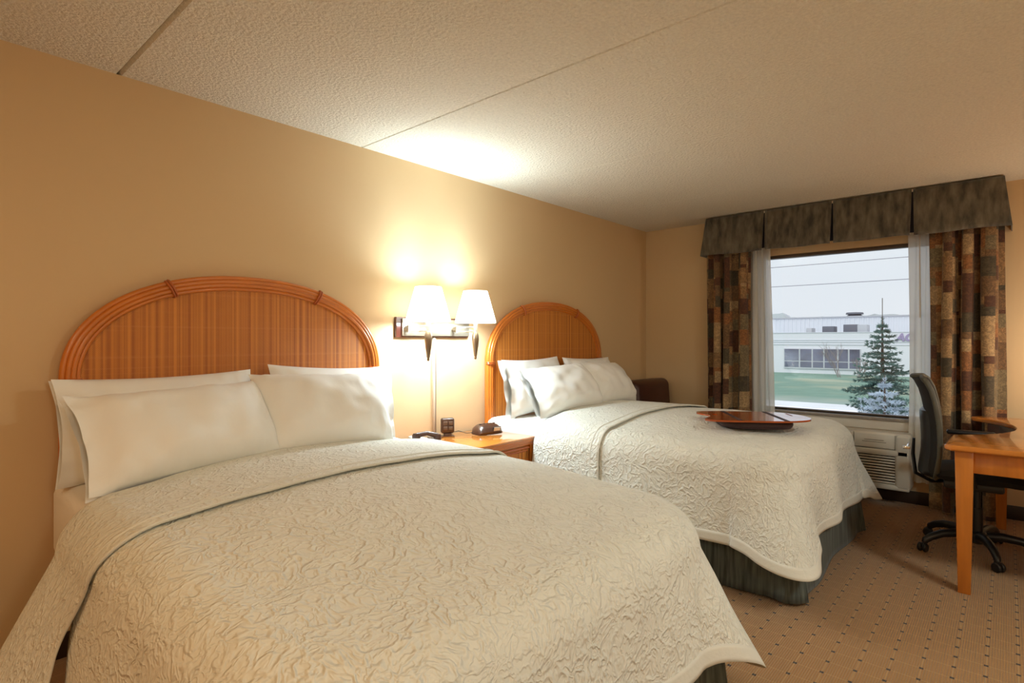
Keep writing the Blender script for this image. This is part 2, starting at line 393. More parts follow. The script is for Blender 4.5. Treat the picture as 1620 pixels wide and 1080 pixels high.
# ------------------------------------------------------------------ beds
def make_headboard(cx, label):
    t = thing('headboard', (cx, -.05, 0), label, 'headboard', 'arched rattan headboards')
    W, Hh, zs = .755, .475, 1.115
    def arch(off, n=72):
        P = []
        w_, h_ = W-off, Hh-off
        for z in (.35, .6, .85, 1.0): P.append((cx-w_, z))
        for i in range(n+1):
            a = PI - PI*i/n; ca, sa = math.cos(a), math.sin(a); e = 2/2.2
            P.append((cx+w_*math.copysign(abs(ca)**e, ca), zs+h_*abs(sa)**e))
        for z in (1.0, .85, .6, .35): P.append((cx+w_, z))
        return P
    for k in range(4):
        P = arch(.010+.0165*k)
        yb = -.052+(.004 if k in (0, 3) else -.004)
        G().tube([(x, yb, z) for x, z in P], .0105 if k else .0125, 10, up=(0, 1, 0)).build('reed', M['rattan'], t)
    P = arch(.045); G().prism([(x, z) for x, z in P], -.045, -.022, fn=lambda v: Vector((v.x, v.z, v.y))).build('woven_panel', M['woven'], t)
    P = arch(.02); G().prism([(x, z) for x, z in P], -.024, -.006, fn=lambda v: Vector((v.x, v.z, v.y))).build('backing_board', M['rattan'], t)
    Po, Pi = arch(-.004), arch(.072)
    def wrap(i):
        a, b = Vector((Po[i][0], 0, Po[i][1])), Vector((Pi[i][0], 0, Pi[i][1])); d = (b-a); m_ = (a+b)/2; L_ = d.length/2; d.normalize()
        n_ = Vector((d.z, 0, -d.x)); g = G()
        for s_ in (-.0055, .0055):
            pts = []
            for k in range(16):
                an = 2*PI*k/16; q = m_ + d*L_*math.cos(an) + n_*s_; q.y = -.052 + .021*math.sin(an); pts.append(q)
            g.tube(pts, .0052, 8, closed=True)
        g.build('binding', M['binding'], t)
    n = 72
    def idx(fr): return 4+int(n*fr)
    wrap(idx(.355)); wrap(idx(.655)); wrap(4); wrap(4+n); wrap(1); wrap(len(Po)-2)
    return t

def drape_fn(cx, hw, b_head, L, O, top, r=.15, lift=0, fan=0, rk=.15, flare=.10, seed=0, corner=.20, amp=.017):
    """cloth coordinates (a across, b from head) -> room position over a rounded bed top"""
    W = hw + .045 - r; Lf = L - .045 + .05 - r
    def f(a, b):
        Rk = rk; sgn = 1 if a > 0 else -1
        ex = max(abs(a)-(W-Rk), 0); ey = max(b-(Lf-Rk), 0); d0 = math.hypot(ex, ey); d = max(0, d0-Rk)
        px, py = a, b
        if d > 0: px = sgn*(min(abs(a), W-Rk)+Rk*ex/d0); py = min(b, Lf-Rk)+Rk*ey/d0
        crown = .05*(1-(abs(px)/W)**2)*sm((Lf+.1-py)/.7) - (.045*sm((b-1.1)/.8) if fan else 0)
        und = .007*nz(a*2.3+seed, b*2.3, 1) + .0025*nz(a*9+seed, b*9, 3)
        if d < 1e-6: return Vector((cx+px, b_head-py, top-.035+crown+und+lift))
        dx, dy = sgn*ex/d0, ey/d0; th = math.atan2(ey, ex); cf = math.sin(2*th)   # 1 at the corner
        cl = r*PI/2; fl = flare + corner*cf**.8 + (fan*sm((.98-b)/.4)*sm(d/.3) if fan and a < 0 else 0)
        if d < cl: ph = d/r; h = r*math.sin(ph); dr = r*(1-math.cos(ph)); hang = 0
        else: dd = d-cl; h = r+dd*math.sin(fl); dr = r+dd*math.cos(fl); hang = dd/O
        wv = math.sin((b*7.0 + 1.3*math.sin(b*3+seed))+seed)*(1-cf) if ex > ey else math.sin(a*8.5+seed*2+math.sin(a*4))*(1-cf)
        wv += cf*1.9*math.sin(6*th+seed*.7)
        sc = min(1, d/cl)
        h += lift*sc + hang*amp*wv*1.5 + .006*nz(a*5+seed, b*5, 2)*sc
        dr -= lift*(1-sc)
        crown0 = .03*0
        return Vector((cx+px+dx*h, b_head-py-dy*h, top-.035+crown*(1-sc*.3)-dr+und*(1-sc)))
    return f, W, Lf

def make_bed(cx, label_b, label_c, seed, hcut):
    crown_h = .05 if seed < 3 else .03
    t = thing('bed', (cx, -1.05, 0), label_b, 'bed', 'two made-up double beds')
    hw, L = .79, 2.03; Yh = -.07; top = .775; left = seed < 3
    g = G(); rc = .26; xo, yo0, yo1 = hw-.015, Yh, Yh-L+.06
    out = [(cx-xo, yo0), (cx-xo, yo1+rc)]+[(cx-xo+rc-rc*math.cos(q*PI/16), yo1+rc-rc*math.sin(q*PI/16)) for q in range(1, 8)]+[(cx-xo+rc, yo1), (cx+xo-rc, yo1)]
    out += [(cx+xo-rc+rc*math.sin(q*PI/16), yo1+rc-rc*math.cos(q*PI/16)) for q in range(1, 8)]+[(cx+xo, yo1+rc), (cx+xo, yo0)]
    g.prism(out, .415, .735, bev=.055, fn=lambda v: Vector((v.x, v.y, v.z-(.10*sm((-.5-v.y)/1.2) if v.z > .6 else 0))))
    m = g.build('mattress', M['sheet'], t)
    G().box((cx, Yh-L/2, .27), (2*hw-.13, L-.04, .30), .02).build('box_base', M['skirt_brown'], t)
    # tailored bed skirt on three sides
    path = []
    def seg(p, q, n):
        for i in range(n): path.append((lerp(p[0], q[0], i/n), lerp(p[1], q[1], i/n)))
    ys = -.35; yf = Yh-L+.01; xa = hw-.06
    seg((-xa, ys), (-xa, yf), 60); seg((-xa, yf), (xa, yf), 50); seg((xa, yf), (xa, ys), 60); path.append((xa, ys))
    def sk(u, v):
        i = u*(len(path)-1); i0 = int(i); i1 = min(i0+1, len(path)-1); q = i-i0
        x = lerp(path[i0][0], path[i1][0], q); y = lerp(path[i0][1], path[i1][1], q)
        c_ = Vector((0, -1.1)); ox, oy = (x/xa), 0
        dx = 1 if x > xa-.002 else (-1 if x < -xa+.002 else 0); dy = -1 if y < yf+.002 else 0
        dist = min(abs(abs(x)-xa)+abs(y-yf), 9)
        k = (1-v)*(.018+.012*math.sin(y*9+x*7+seed)+.05*math.exp(-(dist/.07)**2)) + .002
        # inverted pleat at corners
        if dist < .03: k -= .03*(1-v)*(1-dist/.03)
        if dx or dy:
            n_ = math.hypot(dx, dy); x += dx/n_*k; y += dy/n_*k
        return Vector((cx+x, y, .012+.40*v+.004*math.sin(u*40)*(1-v)))
    G().grid(sk, 340, 10).build('bed_skirt', M['skirt'], t, recalc=False, solid=.004)
    # coverlet
    O = .46 if left else .485; foldb = 1.045
    f, W, Lf = drape_fn(cx, hw, 0, 0-Yh+L, O, top, seed=seed, rk=.20 if left else .13, corner=.36, fan=.10 if left else 0)
    A = W + .13*PI/2 + O - .12 + (.07 if left else 0); B0, B1 = .50, Lf + .13*PI/2 + O - .12
    cv = thing('coverlet', (cx, -1.2, top), label_c, 'coverlet', 'cream textured bed coverlets')
    def headcurve(a):                         # pillows push into the middle of the head edge
        return B0 + .05*sm(abs(a)/W)**2 + (.22*sm((abs(a)-W-.1)/.4))*0
    RC = .36 if left else .46
    def round_corner(a, b):                   # rounded cloth corners at the foot
        qa, qb = abs(a)-(A-RC), b-(B1-RC)
        if qa > 0 and qb > 0:
            m_ = max(qa, qb); n_ = math.hypot(qa, qb); k = m_/n_
            a = math.copysign(A-RC+qa*k, a); b = B1-RC+qb*k
        return a, b
    def hemb(a):
        s_ = sm((abs(a)-W-.02)/.45) if a < 0 or not left else 0; return foldb - hcut*s_ + .012*nz(a*3+seed, 4)
    def main(u, v):
        a = lerp(-A, A, u); b = lerp(hemb(a)-.06+(.06*sm((-a-W-.25)/.35) if left else 0), B1, v); a, b = round_corner(a, b); return f(a, b)
    def muv(u, v): return (lerp(-A, A, u)+seed*3, lerp(foldb, B1, v))
    G().grid(main, 150, 110, muv).build('quilt', M['matelasse'], cv, recalc=False, solid=.006)
    # hem band around the lower edge, stitched on
    def hemf(u, v):
        n_ = 3*u; A2, B2 = A+.002, B1+.002; w_ = .055*(1-v)
        if n_ <= 1: a, b = -A2+w_, lerp(hemb(-A)+(.07 if left else 0), B2, n_)
        elif n_ <= 2: a, b = lerp(-A2, A2, n_-1), B2-w_
        else: a, b = A2-w_, lerp(B2, foldb, n_-2)
        if n_ <= 1: b = min(b, B2-w_) if b > B2-.06 else b
        if n_ > 2: b = min(b, B2-w_) if b > B2-.06 else b
        if 1 < n_ <= 2: a = max(-A2+w_, min(A2-w_, a))
        a, b = round_corner(a, b); p = f(a, b)
        q = f2(a, b); return q
    f2, _, _ = drape_fn(cx, hw, 0, 0-Yh+L, O, top, seed=seed, rk=.20 if left else .13, corner=.36, fan=.10 if left else 0, lift=.0022)
    G().grid(hemf, 300, 4, lambda u, v: (u*6, v*.05)).build('hem', M['hem'], cv, recalc=False, solid=.003)
    # folded-back top of the coverlet: a second layer with its own hem
    f3, _, _ = drape_fn(cx, hw, 0, 0-Yh+L, O, top, seed=seed, rk=.20 if left else .13, corner=.36, fan=.42 if left else 0, lift=.016, amp=.017)
    def fold(u, v):
        a = lerp(-A-.01, A+.01, u); b = lerp(headcurve(a), hemb(a), v)
        p = f3(a, b); q = f(a, b)
        e = min(1, v/.03); p = q.lerp(p, e) if v < .03 else p
        return p
    def fuv(u, v): return (lerp(-A, A, u)+seed*5+3, v*.6+7)
    G().grid(fold, 150, 36, fuv).build('folded_top', M['matelasse'], cv, recalc=False, solid=.008)
    g = G()
    for wdt, r_ in ((0, .0042), (.055, .005)):
        pts = [f3(lerp(-A, A, i/140), hemb(lerp(-A, A, i/140))-wdt) for i in range(141)]
        g.tube([p+Vector((0, 0, .003)) for p in pts], r_, 8)
    g.build('hem_cord', M['hem'], cv)
    return t, f

bed1, fb1 = make_bed(1.243, 'nearer white double bed with striated grey-green skirt, left of the nightstand',
                 'cream textured coverlet on the nearer bed, its top folded back below the pillows', 1.7, .21)
bed2, fb2 = make_bed(3.683, 'farther white double bed between nightstand and window, skirt corner showing on the carpet',
                 'cream textured coverlet on the farther bed, with the dark tray lying on it', 4.4, -.02)
make_headboard(1.243, 'large arched woven rattan headboard at the left, behind the nearer bed')
make_headboard(3.683, 'arched woven rattan headboard right of the lit wall lamps, behind the farther bed')

def pillow(center, w_, h_, t_, tilt, yaw, roll, label, seed, cuff=0, bed='nearer', group='white bed pillows', flop=0):
    """center = middle of the bottom edge; tilt = lean back angle from vertical"""
    Rz = Matrix.Rotation(yaw, 3, 'Z'); Rx = Matrix.Rotation(-tilt, 3, 'X'); Ry = Matrix.Rotation(roll, 3, 'Y')
    R = Rz @ Rx @ Ry
    def P(u, v, side):
        pw = (max(0, 1-abs(u)**2.6)*max(0, 1-abs(v)**2.6))**.52
        th = t_/2*pw*(1-.22*v)
        x = w_/2*u*(1-.055*(1-v*v)*abs(u)**2); z = h_/2*v*(1-.07*(1-u*u)*abs(v)**2)
        if cuff and u*cuff < -.86:
            k = sm((abs(u)-.86)/.14); x += -cuff*.035*k; th = lerp(th, .012+.012*abs(math.sin(v*4+seed))+.01*(1-v*v), k)
        cr = abs(u*v)
        wr = .022*nz(u*2.2+seed, v*2.2, side)*pw + .014*nz(u*5+seed*2, v*2.6+u*1.5, side+5)*(.22+cr) + .012*nz(u*13, v*4+seed-u*3, side+9)*cr
        # creases running in from the corners
        wr += .008*math.sin(11*(u-v*1.3)+seed)*cr*cr*pw
        y = -side*(th+wr*min(1, pw*3)) + .02*v*v*1.0 + flop*u*abs(u)
        q = R @ Vector((x, y, z+h_/2))
        return Vector(center)+q
    g = G(); n, m_ = 44, 32
    for side in (1, -1): g.grid(lambda a, b: P(2*a-1, 2*b-1, side), n, m_, flip=side < 0)
    o = g.build('pillow', M['linen'], recalc=False)
    bm = bmesh.new(); bm.from_mesh(o.data); bmesh.ops.remove_doubles(bm, verts=bm.verts[:], dist=.0012); bmesh.ops.recalc_face_normals(bm, faces=bm.faces[:]); bm.to_mesh(o.data); bm.free()
    o.data.set_sharp_from_angle(angle=math.radians(70))
    tag(o, label, 'pillow', group); return o
D = math.radians
# nearer bed
pillow((.845, -.235, .735), .72, .41, .18, D(10), 0, D(-1), 'white pillow at back left of the nearer bed, against the headboard, mostly hidden', 1, cuff=1)
pillow((1.60, -.235, .735), .68, .42, .18, D(10), 0, D(3), 'white pillow at back right of the nearer bed, its open cuff by the nightstand', 2, cuff=-1)
pillow((.855, -.53, .765), .69, .395, .24, D(33), D(4), D(-2.5), 'large white pillow leaning at the front left of the nearer bed', 3, cuff=1)
pillow((1.44, -.51, .765), .66, .42, .23, D(31), D(-3), D(2), 'white pillow leaning at the front right of the nearer bed', 4)
# farther bed
pillow((3.33, -.235, .735), .70, .42, .18, D(10), D(3), D(-1), 'white pillow at back left of the farther bed, beside the nightstand', 5, cuff=1)
pillow((4.05, -.235, .735), .70, .41, .18, D(10), 0, D(1), 'white pillow at back right of the farther bed, only its top edge showing', 6)
pillow((3.36, -.53, .765), .66, .40, .25, D(33), D(-8), D(-3), 'creased white pillow leaning at the front left of the farther bed', 7, cuff=1)
pillow((4.00, -.50, .765), .66, .40, .22, D(32), D(3), D(2), 'white pillow leaning at the front right of the farther bed', 8)

# ------------------------------------------------------------------ nightstand and what stands on it
t = thing('nightstand', (2.49, -.29, 0), 'orange cherry-wood nightstand with reeded edges between the two beds', 'nightstand')
nx0, nx1, ny0, ny1, nzt = 2.10, 2.885, -.035, -.535, .65
G().box(((nx0+nx1)/2, (ny0+ny1)/2, nzt-.008), (nx1-nx0, ny0-ny1, .016), .006).build('top', M['cherry_top'], t)
g = G()
for k in range(3):
    e = .004*k; z = nzt-.021-.012*k
    pts = [(nx0+.006+e, ny0, z), (nx0+.006+e, ny1+.006+e, z), (nx1-.006-e, ny1+.006+e, z), (nx1-.006-e, ny0, z)]
    g.tube(pts, .0068, 8)
g.build('reeded_edge', M['rattan'], t)
G().box(((nx0+nx1)/2, (ny0+ny1)/2, .335), (nx1-nx0-.07, ny0-ny1-.05, .53), .004).build('body', M['cherry'], t)
for x, y in ((nx0+.03, ny1+.03), (nx1-.03, ny1+.03), (nx0+.03, ny0-.03), (nx1-.03, ny0-.03)):
    g = G(); g.box((x, y, .30), (.036, .036, .60), .004)
    for dx in (-.013, 0, .013):
        g.tube([(x+dx, y-.02, .0), (x+dx, y-.02, .60)], .0065, 8); g.tube([(x+.02*(1 if x > 2.4 else -1), y+dx, .0), (x+.02*(1 if x > 2.4 else -1), y+dx, .60)], .0065, 8)
    g.build('post', M['rattan'], t)
for zc, hh in ((.50, .17), (.30, .17)):
    d = G().box(((nx0+nx1)/2, ny1+.018, zc), (nx1-nx0-.12, .02, hh), .004).build('drawer', M['woven'], t)
    x0_, x1_, z0_, z1_ = nx0+.065, nx1-.065, zc-hh/2, zc+hh/2
    G().tube([(x0_, ny1+.008, z0_), (x1_, ny1+.008, z0_), (x1_, ny1+.008, z1_), (x0_, ny1+.008, z1_)], .008, 8, closed=True).tube([(x0_+.018, ny1+.008, z0_+.018), (x1_-.018, ny1+.008, z0_+.018), (x1_-.018, ny1+.008, z1_-.018), (x0_+.018, ny1+.008, z1_-.018)], .006, 8, closed=True).build('drawer_moulding', M['binding'], d)
    G().lathe([(.004, 0), (.006, .012), (.014, .02), (.012, .028), (.002, .03)], ((nx0+nx1)/2, ny1+.008, zc), 16, Matrix.Rotation(PI/2, 3, 'X')).build('knob', M['nickel_dark'], d)

# clock radio
R = Matrix.Rotation(D(-12), 4, 'Z'); base = Vector((2.745, -.225, .65))
t = thing('clock_radio', base, 'low dark brown clock radio at the right on the nightstand', 'clock radio')
xf = Matrix.Translation(base) @ R
prof = [(-.058, .002), (.052, .002), (.062, .02), (.055, .052), (.025, .068), (-.02, .066), (-.055, .045), (-.066, .02)]
g = G(xf); n = 14; V = []; F = []
for i in range(n+1):
    a = -1+2*i/n; k = (max(0, 1-abs(a)**5))**.5; k = max(k, .25); 
    for (y, z) in prof: V.append((a*.098, y*(.55+.45*k), .002+(z-.002)*k if z > .01 else z))
m_ = len(prof)
for i in range(n):
    for j in range(m_): F.append((i*m_+j, i*m_+(j+1) % m_, (i+1)*m_+(j+1) % m_, (i+1)*m_+j))
F.append(tuple(range(m_))); F.append(tuple(n*m_+j for j in range(m_)))
g.add(V, F); g.build('case', M['brown_plastic'], t)
G(xf).box((.035, -.063, .036), (.062, .010, .034), .003, Matrix.Rotation(D(18), 3, 'X')).build('bezel', M['black_plastic'], t)
G(xf).box((.035, -.0675, .037), (.05, .005, .026), .001, Matrix.Rotation(D(18), 3, 'X')).build('display', M['display'], t)
g = G(xf)
for i in range(5): g.box((-.055+.027*i, -.002, .068), (.018, .012, .006), .002)
g.build('buttons', M['button'], t)
G().tube([(2.66, -.19, .665), (2.625, -.15, .66), (2.60, -.10, .672), (2.585, -.04, .655), (2.58, -.012, .55)], .0022, 6).build('power_cord', M['black_plastic'], t)

# small control box
R = Matrix.Rotation(D(-32), 4, 'Z'); base = Vector((2.50, -.10, .65)); xf = Matrix.Translation(base) @ R
t = thing('control_box', base, 'small upright dark brown box with four square buttons beside the wall cord cover', 'control box')
G(xf).box((0, 0, .070), (.088, .05, .10), .014, seg=4).build('case', M['brown_plastic'], t)
G(xf).box((0, 0, .010), (.05, .045, .022), .003).box((0, -.004, .003), (.085, .06, .006), .002).build('foot', M['brown_plastic'], t)
for x, z in ((-.018, .088), (.018, .088), (-.018, .055), (.018, .055)):
    G(xf).box((x, -.026, z), (.026, .006, .024), .003).build('button', M['button'], t)

# telephone, half hidden behind the near bed
R = Matrix.Rotation(D(-20), 4, 'Z'); base = Vector((2.19, -.27, .645)); xf = Matrix.Translation(base) @ R
t = thing('telephone', base, 'cream desk telephone with dark handset peeping over the nearer bed', 'telephone')
g = G(xf); q = [(-.10, 0), (.11, 0), (.11, .02), (-.07, .065), (-.10, .06)]
g.prism([(x, z) for x, z in q], -.07, .07, fn=lambda v: Vector((v.x, v.z, v.y)), bev=.005); g.build('body', M['cream_plastic'], t)
g = G(xf); g.tube([(-.085, -.04, .080), (-.02, -.04, .088), (.045, -.04, .068)], [.016, .014, .017], 10)
g.lathe([(.001, -.02), (.024, -.02), (.026, 0), (.018, .012)], (-.085, -.04, .08), 16).lathe([(.001, -.02), (.024, -.02), (.026, 0), (.018, .012)], (.045, -.04, .067), 16)
g.build('handset', M['brown_plastic'], t)
g = G(xf)
for i in range(3):
    for j in range(4): g.box((.02+.02*j, .01+.018*i, .047-.0049*j), (.012, .011, .01), .002)
g.build('keypad', M['button'], t)

# ------------------------------------------------------------------ double wall lamp
t = thing('wall_lamp', (2.46, 0, 1.36), 'lit double wall lamp with two white tapered shades on a brushed metal plate', 'wall lamp')
G().box((2.455, -.012, 1.362), (.62, .024, .128), .003).build('backboard', M['dark_wood'], t)
G().box((2.472, -.03, 1.362), (.58, .016, .110), .004).build('wall_plate', M['nickel'], t)
for px in (2.235, 2.64):
    sx, sy = px+.005, -.215
    g = G()
    for dz in (-.014, .014):
        g.tube([(px-.03, -.04, 1.352+dz), (px-.03, -.075, 1.352+dz), (px+.03, -.10, 1.352+dz), (sx, sy, 1.352+dz)], .0045, 8)
    g.tube([(px-.03, -.07, 1.33), (px-.03, -.07, 1.375)], .009, 12); g.lathe([(.014, 0), (.014, .02), (.008, .03)], (px-.03, -.036, 1.352), 16, Matrix.Rotation(PI/2, 3, 'X'))
    g.build('arm', M['nickel'], t)
    st = G().lathe([(.0015, 1.152), (.007, 1.156), (.009, 1.164), (.0065, 1.170), (.010, 1.176), (.019, 1.24), (.0235, 1.285), (.022, 1.31), (.015, 1.332)], (sx, sy, 0), 24).build('lamp_body', M['nickel_dark'], t)
    G().lathe([(.013, 1.330), (.011, 1.345), (.015, 1.385), (.013, 1.42), (.006, 1.44)], (sx, sy, 0), 24).build('socket', M['nickel'], st)
    n = 48; g = G(); pr = [(.138, 1.397), (.136, 1.402), (.080, 1.603), (.078, 1.606)]
    g.lathe(pr, (sx, sy, 0), n, cap=False); sh = g.build('lamp_shade', M['shade'], t, solid=.0015)
    for r_, z_, q_ in ((.1385, 1.397, .0022), (.0785, 1.606, .0018)): G().tube([(sx+r_*math.cos(q*PI/24), sy+r_*math.sin(q*PI/24), z_) for q in range(48)], q_, 6, closed=True).build('rim', M['trim'], sh)
    g = G(); g.tube([(sx-.08, sy, 1.598), (sx+.08, sy, 1.598)], .0015, 6).tube([(sx, sy-.08, 1.598), (sx, sy+.08, 1.598)], .0015, 6)
    g.build('shade_carrier', M['nickel'], sh)
    b_ = G().lathe([(.008, 1.445), (.018, 1.47), (.026, 1.50), (.022, 1.525), (.006, 1.537)], (sx, sy, 0), 16)
    bm_ = bpy.data.materials.get('lit_bulb')
    if not bm_:
        bm_ = mat('lit_bulb', (1, 1, 1), .5); bm_.node_tree.nodes['Principled BSDF'].inputs['Emission Color'].default_value = (1, .92, .78, 1); bm_.node_tree.nodes['Principled BSDF'].inputs['Emission Strength'].default_value = 3
    bo = b_.build('bulb', bm_, st)
    lamp('wall_lamp_light', 'POINT', (sx, sy, 1.535), 27, (.72, .90, 1), .06)
    lamp('wall_lamp_light', 'POINT', (sx, sy, 1.44), 25, (.72, .90, 1), .05)
G().box((2.462, -.008, .975), (.018, .016, .65), .002).build('cord_cover', M['trim'], t)
G().box((2.475, -.006, .975), (.008, .012, .65), .002).build('cord', M['brown_plastic'], t)

# ------------------------------------------------------------------ window dressing
def drape(name, ya, yb, zt, zb, xc, folds, amp, material, label, cat, seed, full=1.9, spread=0, solid=.003, group=None, asym=0):
    """hanging cloth between ya (left, larger y) and yb"""
    n = 200
    prof = []
    for i in range(n+1):
        u = i/n; ph = 2*PI*folds*(u+.03*math.sin(u*9+seed))
        x = amp*(math.sin(ph)+.25*math.sin(2*ph+seed)); y = ya+(yb-ya)*u + .35*amp*math.sin(2*ph)
        prof.append((x, y))
    L_ = [0]
    for i in range(n): L_.append(L_[-1]+math.hypot(prof[i+1][0]-prof[i][0], prof[i+1][1]-prof[i][1]))
    def fn(u, v):
        i = int(round(u*n)); x, y = prof[i]; z = lerp(zb, zt, v); k = .75+.35*(1-v)
        y += spread*(1-v)**1.5*u; y += .006*math.sin(v*5+i*.1+seed)
        return Vector((xc+x*k, y, z))
    o = G().grid(fn, n, 26, lambda u, v: (L_[int(round(u*n))]*1.0+seed, lerp(zb, zt, v))).build(name, material, recalc=False, solid=solid)
    return tag(o, label, cat, group)
drape('drape', -.725, -1.115, 2.20, .02, 5.24, 3.3, .044, M['patch'], 'brown patchwork drape at the left side of the window', 'curtain', 3.1, group='patchwork drapes')
drape('drape', -2.440, -2.845, 2.20, .02, 5.21, 3.4, .048, M['patch'], 'brown patchwork drape at the right side of the window, behind the desk', 'curtain', 8.3, group='patchwork drapes')
drape('sheer_curtain', -1.09, -1.27, 2.22, .19, 5.305, 3, .015, M['sheer'], 'white sheer curtain at the left edge of the window glass', 'curtain', 1.2, spread=-.05, solid=0, group='sheer curtains')
drape('sheer_curtain', -2.29, -2.50, 2.22, .19, 5.305, 3, .015, M['sheer'], 'white sheer curtain at the right edge of the window glass, behind the office chair', 'curtain', 2.2, solid=0, group='sheer curtains')
G().tube([(5.27, -2.36, 2.2), (5.27, -2.362, 1.45)], .004, 8).build('curtain_wand', M['cream_plastic'])
tag(bpy.data.objects['curtain_wand'], 'thin pull rod hanging in front of the right sheer curtain', 'curtain rod')
t = thing('valance', (5.25, -1.8, 2.05), 'mottled olive-brown pleated box valance above the window', 'valance')
vy = [-.755, -1.27, -1.797, -2.328, -2.845]; zt, zb = HC-.012, 2.06
for i in range(4):
    ya, yb = vy[i], vy[i+1]
    def fn(u, v, ya=ya, yb=yb, i=i):
        z = lerp(zb, zt, v); fl = (1-v); q_ = .004+.009*fl; y = lerp(ya-(q_ if i else 0), yb+(q_ if i < 3 else 0), u)
        x = 5.13-.035*fl - .006*math.sin(u*PI)*fl
        if i == 0: y += .035*fl*(1-u)
        if i == 3: y -= .04*fl*u
        e = min(u, 1-u)
        if (i > 0 and u < .03) or (i < 3 and u > .97): x += .012
        return Vector((x, y, z+.004*math.sin(u*7+i)*fl))
    G().grid(fn, 40, 12).build('valance_panel', M['valance'], t, recalc=False, solid=.006)
for i in (0, 1):
    s_ = 1 if i == 0 else -1; y0_ = vy[0] if i == 0 else vy[4]
    G().grid(lambda u, v: Vector((lerp(5.13-.035*(1-v), X1-.005, u), y0_+s_*.04*(1-v), lerp(zb, zt, v))), 10, 12).build('valance_return', M['valance'], t, recalc=False, solid=.006)
G().box((5.26, -1.8, HC-.02), (.24, 2.08, .02)).build('mounting_board', M['trim'], t)
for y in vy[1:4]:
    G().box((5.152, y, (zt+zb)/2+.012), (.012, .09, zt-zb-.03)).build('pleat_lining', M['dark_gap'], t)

# ------------------------------------------------------------------ air conditioner under the window
t = thing('air_conditioner', (5.27, -1.78, .13), 'cream wall air-conditioning unit with slatted grille under the window', 'air conditioner')
ay0, ay1, ax, az0, az1 = -1.24, -2.315, 5.165, .13, .56
G().box(((ax+.03+X1)/2, (ay0+ay1)/2, (az0+az1)/2), (X1-ax-.03, ay0-ay1, az1-az0), .03, seg=4).build('cabinet', M['white_metal'], t)
g = G(); g.box((ax+.015, (ay0+ay1)/2, az1-.145), (.05, ay0-ay1-.01, .05), .012)
g.box((ax+.015, ay1+.05, (az0+az1)/2), (.05, .10, az1-az0-.01), .022, seg=4); g.box((ax+.015, ay0-.05, (az0+az1)/2), (.05, .10, az1-az0-.01), .022, seg=4)
g.box((ax+.015, (ay0+ay1)/2, az0+.022), (.05, ay0-ay1-.01, .04), .012)
g.box((ax+.02, ay1+.395, az1-.065), (.05, .04, .13), .012)
g.build('front_cover', M['ivory'], t)
G().box((ax+.03, (ay0+ay1)/2, (az0+az1)/2-.04), (.02, ay0-ay1-.12, az1-az0-.14)).box((ax+.035, ay0-.4, az1-.06), (.02, .6, .09)).build('grille_recess', M['vent_dark'], t)
g = G()
for k in range(11): g.box((ax+.016, (ay0+ay1)/2, az0+.05+.0215*k), (.026, ay0-ay1-.17, .011), .003, Matrix.Rotation(D(28), 3, 'Y'))
g.build('slats', M['ivory'], t)
g = G()
for k in range(4): g.box((ax+.02, ay0-.36, az1-.09+.02*k), (.026, .54, .008), .002, Matrix.Rotation(D(-28), 3, 'Y'))
g.build('air_outlet', M['ivory'], t)
dr = G().box((ax+.012, ay1+.235, az1-.065), (.03, .27, .105), .004, Matrix.Rotation(D(6), 3, 'Y')).build('control_door', M['ivory'], t)
g = G()
for k, w_ in enumerate((.13, .16, .19)): g.box((ax-.004+.001*k, ay1+.235, az1-.055-.016*k), (.002, w_, .004))
g.build('instruction_text', M['label'], dr)

# ------------------------------------------------------------------ armchair in the corner
t = thing('armchair', (4.95, -.5, 0), 'dark brown leather armchair in the corner behind the farther bed', 'armchair')
G().box((4.955, -.22, .61), (.70, .24, .58), .07, Matrix.Rotation(D(-4), 3, 'X'), seg=5).build('backrest', M['leather'], t)
G().box((4.965, -.44, .32), (.46, .46, .20), .04, seg=4).build('seat', M['leather'], t)
for x in (4.68, 5.25): G().box((x, -.40, .36), (.10, .54, .46), .05, seg=4).build('armrest', M['leather'], t)
for x in (4.68, 5.24):
    for y in (-.18, -.62): G().box((x, y, .065), (.05, .05, .13), .004, taper=.7).build('leg', M['dark_wood'], t)

# ------------------------------------------------------------------ lap tray on the far bed
cz = fb2(3.52-3.683, 1.70).z
base = Vector((3.465, -1.722, cz+.016)); xf = Matrix.Translation(base) @ Matrix.Rotation(D(-55.7), 4, 'Z')
t = thing('lap_tray', base, 'glossy cherry lap tray with two dark stripes lying on the farther bed', 'lap tray')
def holed_plate(g, outer, holes, z0, z1):
    from mathutils.geometry import tessellate_polygon
    loops = [outer]+holes; flat = [p for l in loops for p in l]
    tris = tessellate_polygon([[Vector((x, y, 0)) for x, y in l] for l in loops]); m = len(flat)
    V = [(x, y, z1) for x, y in flat]+[(x, y, z0) for x, y in flat]; F = [tuple(q) for q in tris]+[tuple(i+m for i in q[::-1]) for q in tris]
    o = 0
    for l in loops:
        n = len(l); F += [(o+i, o+(i+1) % n, o+(i+1) % n+m, o+i+m) for i in range(n)]; o += n
    return g.add(V, F)
